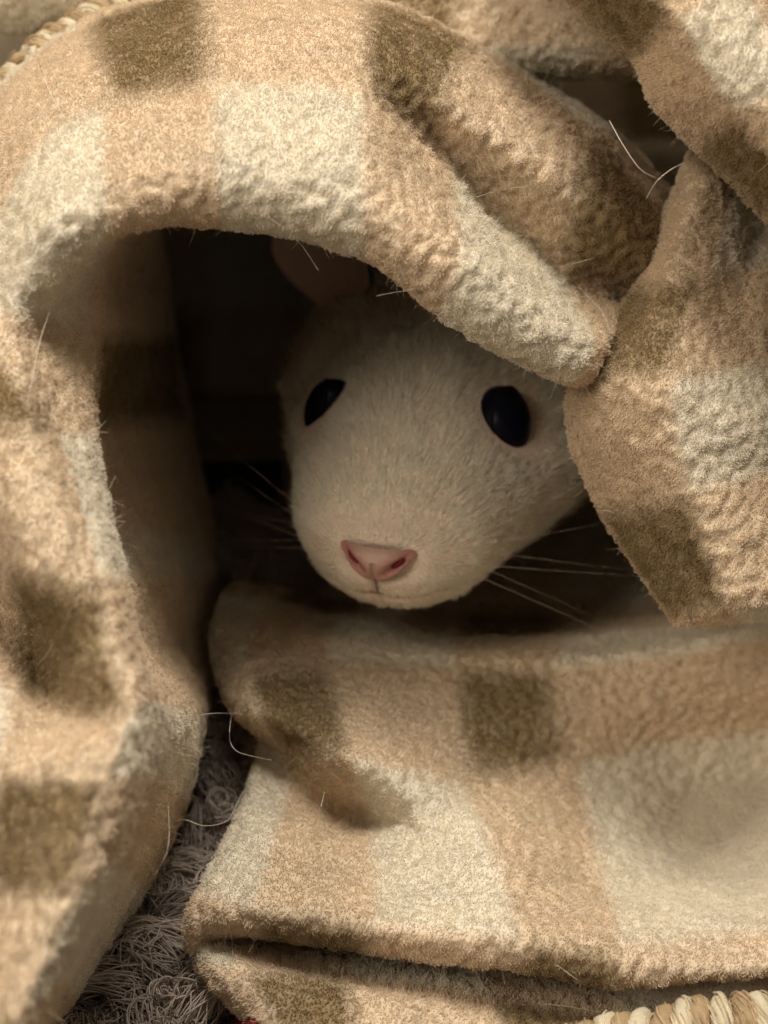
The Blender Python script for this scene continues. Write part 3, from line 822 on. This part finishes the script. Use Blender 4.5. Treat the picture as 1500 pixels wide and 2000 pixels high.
# fur
def fur(n, amin, amax, name, lscale=1.0, rad=0.0030):
    sel = (a_[:-1] >= amin) & (a_[:-1] < amax)
    nxt = np.roll(BP, -1, 1)
    A = np.linalg.norm(np.cross(BP[1:] - BP[:-1], nxt[:-1] - BP[:-1]), axis=-1) * sel
    cs = np.cumsum(A.ravel()); cs /= cs[-1]
    idx = np.searchsorted(cs, rng.random(n))
    i, j = idx // NV, idx % NV
    j2 = (j + 1) % NV
    fu, fv = rng.random((n, 1)), rng.random((n, 1))
    bl = lambda G: G[i, j] * (1 - fu) * (1 - fv) + G[i + 1, j] * fu * (1 - fv) + G[i, j2] * (1 - fu) * fv + G[i + 1, j2] * fu * fv
    p, nn = bl(BP), norm(bl(BN))
    aa, xx, yy = bl(a_[..., None])[:, 0], bl(x_[..., None])[:, 0], bl(y_[..., None])[:, 0]
    keep = np.ones(n, bool)
    eyed = np.min([np.linalg.norm(p - c, axis=1) + q for (c, g), q in zip(EYES, (0.09, 0.0))], 0)
    keep &= eyed > 0.35
    keep &= ~((aa < 0.26) & ((xx / 0.43) ** 2 + ((yy + 0.05) / 0.165) ** 2 < 1))
    ym = -0.52 - 0.8 * xx ** 2
    keep &= ~((aa < 0.8) & (np.abs(xx) < 0.40) & (np.abs(yy - ym) < 0.010))
    keep &= ~((aa < 0.5) & (np.abs(xx) < 0.010) & (yy > -0.52) & (yy < -0.2))
    eyed = eyed[keep]
    p, nn, aa, xx, yy = p[keep], nn[keep], aa[keep], xx[keep], yy[keep]
    m = len(p)
    back = -f_w + 0.35 * r_w * np.sign(xx)[:, None] * np.clip(np.abs(xx), 0, 1)[:, None] - 0.25 * u_w * (yy < 0)[:, None]
    flow = norm(back - nn * (back * nn).sum(-1, keepdims=True))
    cl = np.stack([noise3(p * 3.2 + o) for o in (0, 11, 23)], -1) * 0.45 + np.stack([noise3(p * 11 + o) for o in (3, 14, 29)], -1) * 0.30
    ln = np.interp(aa, [0, 0.3, 1.0, 2.5, 4.5, 8], [0.05, 0.09, 0.17, 0.27, 0.42, 0.55]) * rng.uniform(0.7, 1.3, m) * lscale
    ln = ln * np.clip((eyed - 0.30) / 0.55, 0.18, 1)
    dirn = norm(flow + nn * 0.38 + cl + rng.normal(0, 0.14, (m, 3)))
    tip = norm(flow + nn * 0.02 + cl * 1.2 + rng.normal(0, 0.16, (m, 3)))
    u = np.linspace(0, 1, 4)[None, :, None]
    L = ln[:, None, None]
    P = p[:, None] - nn[:, None] * 0.01 + dirn[:, None] * L * (u - 0.5 * u * u) + tip[:, None] * L * 0.5 * u * u
    R = np.repeat(np.array([rad, rad, rad * 0.8, rad * 0.35])[None], m, 0)
    hair_obj(name, P, R, M_FUR, rat, {'rnd': rng.random(m)})


fur(95000, -0.1, 3.4, "fur", rad=0.0034)
fur(60000, 3.4, 14, "fur", 1.0, rad=0.0048)


def ellipsoid(c, ax, rad, n=40, m=30):
    th = np.linspace(0, 2 * np.pi, n, endpoint=False)[None]
    ph = np.linspace(0.001, np.pi - 0.001, m)[:, None]
    d = np.stack([np.sin(ph) * np.cos(th), np.sin(ph) * np.sin(th), np.cos(ph) + 0 * th], -1)
    V = c + (d * np.array(rad)) @ np.array(ax)
    return V.reshape(-1, 3), grid_faces(m, n, True)


for (c, g), wd in zip(EYES, (0.56, 1.0)):
    sd = norm(np.cross(u_w, g)); up = np.cross(g, sd)
    ta = math.atan2(-(up @ RIGHT), sd @ RIGHT)       # the eye stands upright in the tilted face
    ta = ta - math.pi if ta > math.pi / 2 else ta + math.pi if ta < -math.pi / 2 else ta
    ta = max(-0.7, min(0.7, ta)) if wd == 1.0 else -0.15
    sd, up = sd * math.cos(ta) - up * math.sin(ta), up * math.cos(ta) + sd * math.sin(ta)
    V, F = ellipsoid(c - g * 0.11, [sd, up, g], (0.37 * wd, 0.45, 0.35))
    e = mesh_obj("eye", V, F[:, ::-1].copy(), M_EYE, rat)
    a = np.linspace(0, 2 * np.pi, 48)
    C = c + np.outer(np.cos(a), sd) * 0.325 * wd + np.outer(np.sin(a), up) * 0.41 - g * 0.005
    V, F = tube(C, np.full(48, 0.038), 8)
    mesh_obj("eyelid", V, F, M_RIM, e)

# nose pad
th = np.linspace(0, 2 * np.pi, 72, endpoint=False)[None]
q = np.linspace(0, 1, 40)[:, None]
ny = q * np.sin(th); nx = q * np.cos(th)
# heart-shaped pad: wide at the top corners, narrowing to the lip
wx = 0.51 * (0.78 + 0.22 * ny) * np.where(ny > 0, 1.0, 0.95)
X = nx * wx
Y = ny * np.where(ny > 0, 0.15, 0.23) + 0.04 * (np.abs(nx) ** 2) * (ny > -2) - 0.03


def a_surf(X, Y):
    """depth of the snout's skin behind the nose tip at (x, y)"""
    A = np.linspace(-0.04, 1.2, 250)
    pr = np.stack([np.interp(A, PROF[:, 0], PROF[:, k]) for k in range(5)], -1)
    shp = np.broadcast(X, Y).shape
    x = np.broadcast_to(X, shp).reshape(-1, 1); y = np.broadcast_to(Y, shp).reshape(-1, 1)
    dy = y - pr[:, 4]
    ins = (np.abs(x) / pr[:, 1]) ** 2.2 + (np.abs(dy) / np.where(dy > 0, pr[:, 2], pr[:, 3])) ** 2.2 < 1
    return A[np.argmax(ins, 1)].reshape(shp)


Aa = a_surf(X, Y) + 0.02 - 0.105 * np.sqrt(np.clip(1 - q ** 4, 0, 1))
dent = np.zeros_like(X)
flush = np.zeros_like(X)
for sgn in (-1, 1):
    # comma-shaped nostril running up and out
    ux, uy = (X * sgn - 0.24), (Y + 0.03)
    al = ux * 0.80 + uy * 0.60
    ac = -ux * 0.60 + uy * 0.80
    flush = np.maximum(flush, np.exp(-(al / 0.28) ** 2 - (ac / 0.13) ** 2))
    dent = np.maximum(dent, np.exp(-(al / 0.14) ** 2 - (ac / 0.052) ** 2))
Aa = Aa + 0.13 * dent + 0.05 * np.exp(-(X / 0.025) ** 2) * (Y < 0.02)
NP = hp(Aa, X, Y).reshape(-1, 3)
nose = mesh_obj("nose", NP, grid_faces(40, 72, True)[:, ::-1].copy(), M_NOSE, rat, {'flush': flush.ravel()})
for sgn in (-1, 1):
    t = np.linspace(-1, 1, 14)
    al = t * 0.085
    xs = sgn * (0.24 + al * 0.80 - 0.012 * (1 - t * t)); ys = -0.03 + al * 0.60
    aa = a_surf(xs, ys) + 0.028
    V, F = tube(hp(aa, xs, ys), 0.040 * np.sqrt(np.clip(1 - t ** 2, 0.04, 1)), 9)
    mesh_obj("nostril", V, F, M_NOSTRIL, nose)


# mouth line and cleft of the lip
xm = np.linspace(-0.40, 0.40, 30)
V, F = tube(hp(a_surf(xm, -0.52 - 0.8 * xm ** 2) + 0.035, xm, -0.52 - 0.8 * xm ** 2), np.full(30, 0.011), 7)
mesh_obj("mouth", V, F, M_LIP, rat)
yc = np.linspace(-0.22, -0.52, 12)
V, F = tube(hp(a_surf(0 * yc, yc) + 0.03, 0 * yc, yc), np.full(12, 0.012), 7)
mesh_obj("lip_cleft", V, F, M_LIP, rat)


# ears: cupped discs
def ear(sg):
    n, m = 26, 48
    rr = np.linspace(0, 1, n)[:, None]; th = np.linspace(0, 2 * np.pi, m, endpoint=False)[None]
    ux = rr * np.cos(th); uy = rr * np.sin(th)
    sx = 0.62 * ux * (1 - 0.12 * uy); sy = 0.74 * uy + 0.62
    cup = -0.28 * (1 - rr ** 2) + 0.05 * np.cos(3 * th) * rr ** 2
    base = hp(np.array(4.4), np.array(sg * 1.38), np.array(1.08))
    e_up = norm(u_w * 0.42 + r_w * sg * 0.85 - f_w * 0.25)
    e_f = norm(f_w * 0.72 + r_w * sg * 0.55); e_f = norm(e_f - e_up * (e_f @ e_up))
    e_s = np.cross(e_up, e_f)
    out = []
    for off in (0.0, -0.05):
        out.append(base + sx[..., None] * e_s + sy[..., None] * e_up + (cup + off)[..., None] * e_f)
    V = np.concatenate([out[0].reshape(-1, 3), out[1].reshape(-1, 3)])
    F = grid_faces(n, m, True)
    rim = [( (n - 1) * m + j, (n - 1) * m + (j + 1) % m, n * m + (n - 1) * m + (j + 1) % m, n * m + (n - 1) * m + j) for j in range(m)]
    Fa = np.concatenate([F, F[:, ::-1] + n * m, np.array(rim)])
    mesh_obj("ear", V, Fa, M_EAR, rat)


ear(-1); ear(1)

# whiskers
for sg in (-1, 1):
    for i in (0, 2, 3, 5, 7, 8):
        row, cl = i // 3, i % 3
        a0, y0 = 0.50 + 0.16 * cl, -0.02 - 0.18 * row
        x0 = sg * np.interp(a0, PROF[:, 0], PROF[:, 1]) * 0.98
        L = rng.uniform(1.6, 3.2)
        dx, dy, da = sg * rng.uniform(0.75, 1.0), 0.15 - 0.32 * row + rng.normal(0, 0.1), rng.uniform(0.25, 0.6)
        u = np.linspace(0, 1, 14)
        C = hp(a0 + L * (da * u + 0.25 * u * u), x0 + L * dx * u * (1 - 0.12 * u), y0 + L * (dy * u - 0.14 * u * u))
        V, F = tube(C, 0.0017 * (1 - 0.6 * u), 5)
        mesh_obj("whisker", V, F, M_HAIR, rat)

# ------------------------------------------------------------------ shed hairs lying on the blanket
HAIRS = [
    ("long pale hair arching over the right fold's edge beside the dark gap", [(1190, 235, 17.6), (1215, 280, 17.4), (1250, 330, 17.4), (1290, 352, 17.6)]),
    ("bright short hair bent across the top of the right fold", [(1262, 388, 17.4), (1282, 355, 17.2), (1312, 330, 17.2), (1347, 314, 17.4)]),
    ("pale hair dangling from the hood's lip above the ear", [(525, 425, 16.6), (560, 450, 16.5), (590, 480, 16.6), (622, 528, 16.9)]),
    ("fine hair hooked on the cream end of the hood roll", [(985, 452, 17.4), (1010, 459, 17.3), (1030, 458, 17.3), (1032, 448, 17.4)]),
    ("faint hair standing up from the hood's right shoulder", [(965, 135, 18.2), (966, 110, 18.0), (964, 90, 18.0), (966, 78, 18.1)]),
    ("fine hair lying across the shaded crease of the hood", [(930, 385, 17.6), (980, 370, 17.5), (1010, 366, 17.5), (1030, 365, 17.6)]),
    ("fine hair slanting over the crease left of the right fold", [(1090, 522, 17.6), (1120, 515, 17.5), (1145, 508, 17.5), (1162, 504, 17.6)]),
    ("hair curling off the hood's end towards the right fold", [(1130, 560, 17.4), (1160, 590, 17.3), (1180, 615, 17.4), (1190, 645, 17.7)]),
    ("thin hair poking out of the hood's beige patch over the rat's brow", [(812, 525, 16.7), (815, 510, 16.5), (820, 500, 16.5), (828, 490, 16.6)]),
    ("long hair hanging over the grey shoulder at the upper left", [(72, 110, 17.2), (85, 150, 16.9), (100, 185, 16.7), (125, 228, 16.6)]),
    ("looped hair along the upper left edge of the hood", [(8, 290, 16.9), (45, 255, 16.6), (75, 230, 16.5), (110, 205, 16.5), (125, 190, 16.6)]),
    ("fine hair falling across the white left shoulder of the hood", [(110, 195, 16.5), (135, 222, 16.4), (160, 228, 16.4), (178, 205, 16.4)]),
    ("pale hair lying on the inner left wall of the hollow", [(98, 600, 16.9), (120, 625, 17.2), (140, 645, 17.4), (166, 668, 17.7)]),
    ("two-ended hair along the hood's left lip", [(98, 605, 16.6), (78, 665, 16.4), (65, 730, 16.3), (52, 790, 16.2)]),
    ("hair slanting across the left fold above its brown patch", [(2, 1120, 16.4), (25, 1085, 16.2), (45, 1045, 16.0), (60, 1010, 16.0)]),
    ("hair across the cream edge at the far left", [(72, 1300, 16.2), (90, 1280, 16.0), (102, 1262, 16.0), (106, 1255, 16.1)]),
    ("long curved hair on the right edge of the left fold by the gap", [(318, 1500, 16.6), (328, 1570, 16.5), (330, 1640, 16.5), (320, 1700, 16.6)]),
    ("second hair curving beside the left fold's lower edge", [(332, 1620, 16.7), (325, 1665, 16.6), (308, 1700, 16.5), (290, 1722, 16.5)]),
    ("bright wavy hair bridging the dark gap", [(336, 1606, 17.4), (362, 1601, 17.4), (400, 1613, 17.5), (445, 1602, 17.6), (470, 1555, 17.7), (487, 1528, 17.8)]),
    ("fine hair rising in the gap beside the crumpled bit", [(453, 1395, 18.4), (449, 1420, 18.3), (450, 1450, 18.3), (468, 1470, 18.2), (530, 1485, 17.9)]),
    ("faint hair reaching left from the front fold's roll into the gap", [(380, 1398, 18.6), (420, 1393, 18.4), (460, 1394, 18.2), (510, 1400, 17.9)]),
    ("stout hair lying in the dimple of the front fold", [(612, 1575, 17.6), (632, 1605, 17.5), (660, 1635, 17.4), (700, 1660, 17.3)]),
    ("thin hair crossing the stout one in the front fold's dimple", [(634, 1545, 17.6), (627, 1575, 17.5), (617, 1605, 17.5), (610, 1632, 17.4)]),
    ("bright short hair standing at the left end of the long crease", [(446, 1810, 17.2), (450, 1822, 17.1), (454, 1842, 17.0), (455, 1866, 17.1)]),
    ("hair slanting across the carpet from the lower layer", [(368, 1854, 18.2), (352, 1870, 18.4), (335, 1885, 18.6), (318, 1900, 18.9)]),
    ("hair lying on the carpet near the left fold", [(236, 1900, 20.0), (265, 1888, 20.0), (300, 1876, 20.0), (345, 1866, 20.2)]),
    ("hair emerging from under the left fold onto the carpet", [(212, 1840, 18.2), (225, 1850, 18.3), (240, 1856, 18.5), (255, 1862, 18.8)]),
    ("long hair sagging over the right end of the crease above the hem", [(1088, 1885, 16.6), (1130, 1915, 16.6), (1180, 1942, 16.6), (1270, 1958, 16.5)]),
    ("long low hair along the lower layer left of the hem", [(1020, 1962, 16.9), (1060, 1961, 16.8), (1110, 1966, 16.7), (1180, 1978, 16.6)]),
    ("fine dark-gap hair curling behind the hood's right shoulder", [(1000, 160, 19.4), (1050, 175, 19.6), (1090, 195, 19.8), (1120, 235, 19.8)]),
    ("fine hair on the shaded right part of the front fold", [(1180, 1695, 17.4), (1190, 1660, 17.4), (1205, 1620, 17.5), (1212, 1600, 17.6)]),
    ("short hair hooked on the right fold's inner edge", [(1164, 1003, 18.4), (1178, 997, 18.3), (1190, 998, 18.2), (1200, 1004, 18.2)]),
    ("hair crossing the hood's underside towards the rat's forehead", [(735, 578, 17.4), (765, 572, 17.3), (790, 568, 17.2), (818, 562, 17.1)]),
    ("stiff hairs' crossing strand by the red scrap", [(500, 1972, 16.8), (522, 1974, 16.7), (540, 1971, 16.6), (556, 1965, 16.6)]),
    ("upright strand by the red scrap", [(532, 2005, 16.7), (535, 1990, 16.6), (535, 1978, 16.6), (530, 1968, 16.6)]),
]
zb = np.full((520, 400), 99.0)
for Q, N, ST in FOLDS.values():
    hx, hy, hd = px_of(Q.reshape(-1, 3))
    ok = (hx > -50) & (hx < 1548) & (hy > -50) & (hy < 2028)
    np.minimum.at(zb, ((hy[ok] + 50).astype(int) // 4, (hx[ok] + 50).astype(int) // 4), hd[ok])
for lab, pts in HAIRS:
    c = np.array(pts, float)
    for row in c:
        iy, ix = int(row[1] + 50) // 4, int(row[0] + 50) // 4
        z = zb[max(iy - 2, 0):iy + 3, max(ix - 2, 0):ix + 3].min()
        if z < 90:
            row[2] = z - 0.10 if abs(row[2] - z) < 2.2 else min(row[2], z - 0.10)
    C = catmull(at(c[:, 0], c[:, 1], c[:, 2]), 28)
    u = np.linspace(0, 1, 28)
    wid = 0.0034 if ("stout" in lab or "bright" in lab or "long" in lab) else 0.0025
    V, F = tube(C, wid * (1 - 0.75 * np.abs(2 * u - 0.8) ** 3 * 0.45), 5)
    o = mesh_obj("shed_hair", V, F, M_HAIR)
    tag(o, lab, "hair", "shed hairs on the blanket")

# a scrap of red cloth showing under the lower layer
ug, vg = np.meshgrid(np.linspace(0, 1, 24), np.linspace(0, 1, 24), indexing='ij')
cx = 455 + 80 * ug; cy = 1974 + 80 * vg
dd = 17.6 + 1.0 * (ug - 0.5) ** 2 * 4 - 0.5 * np.sin(vg * 3)
Pm = at(cx, cy, dd)
Pm = Pm + 0.04 * noise3(Pm.reshape(-1, 3) * 5).reshape(24, 24, 1) * UPV
Pb = Pm + 0.08 * FWD
Vr = np.concatenate([Pm.reshape(-1, 3), Pb.reshape(-1, 3)])
Fr = grid_faces(24, 24)
scrap = mesh_obj("cloth_scrap", Vr, np.concatenate([Fr, Fr[:, ::-1] + 576]), M_RED)
tag(scrap, "tiny scrap of dark red cloth at the bottom edge by the lower layer", "cloth")
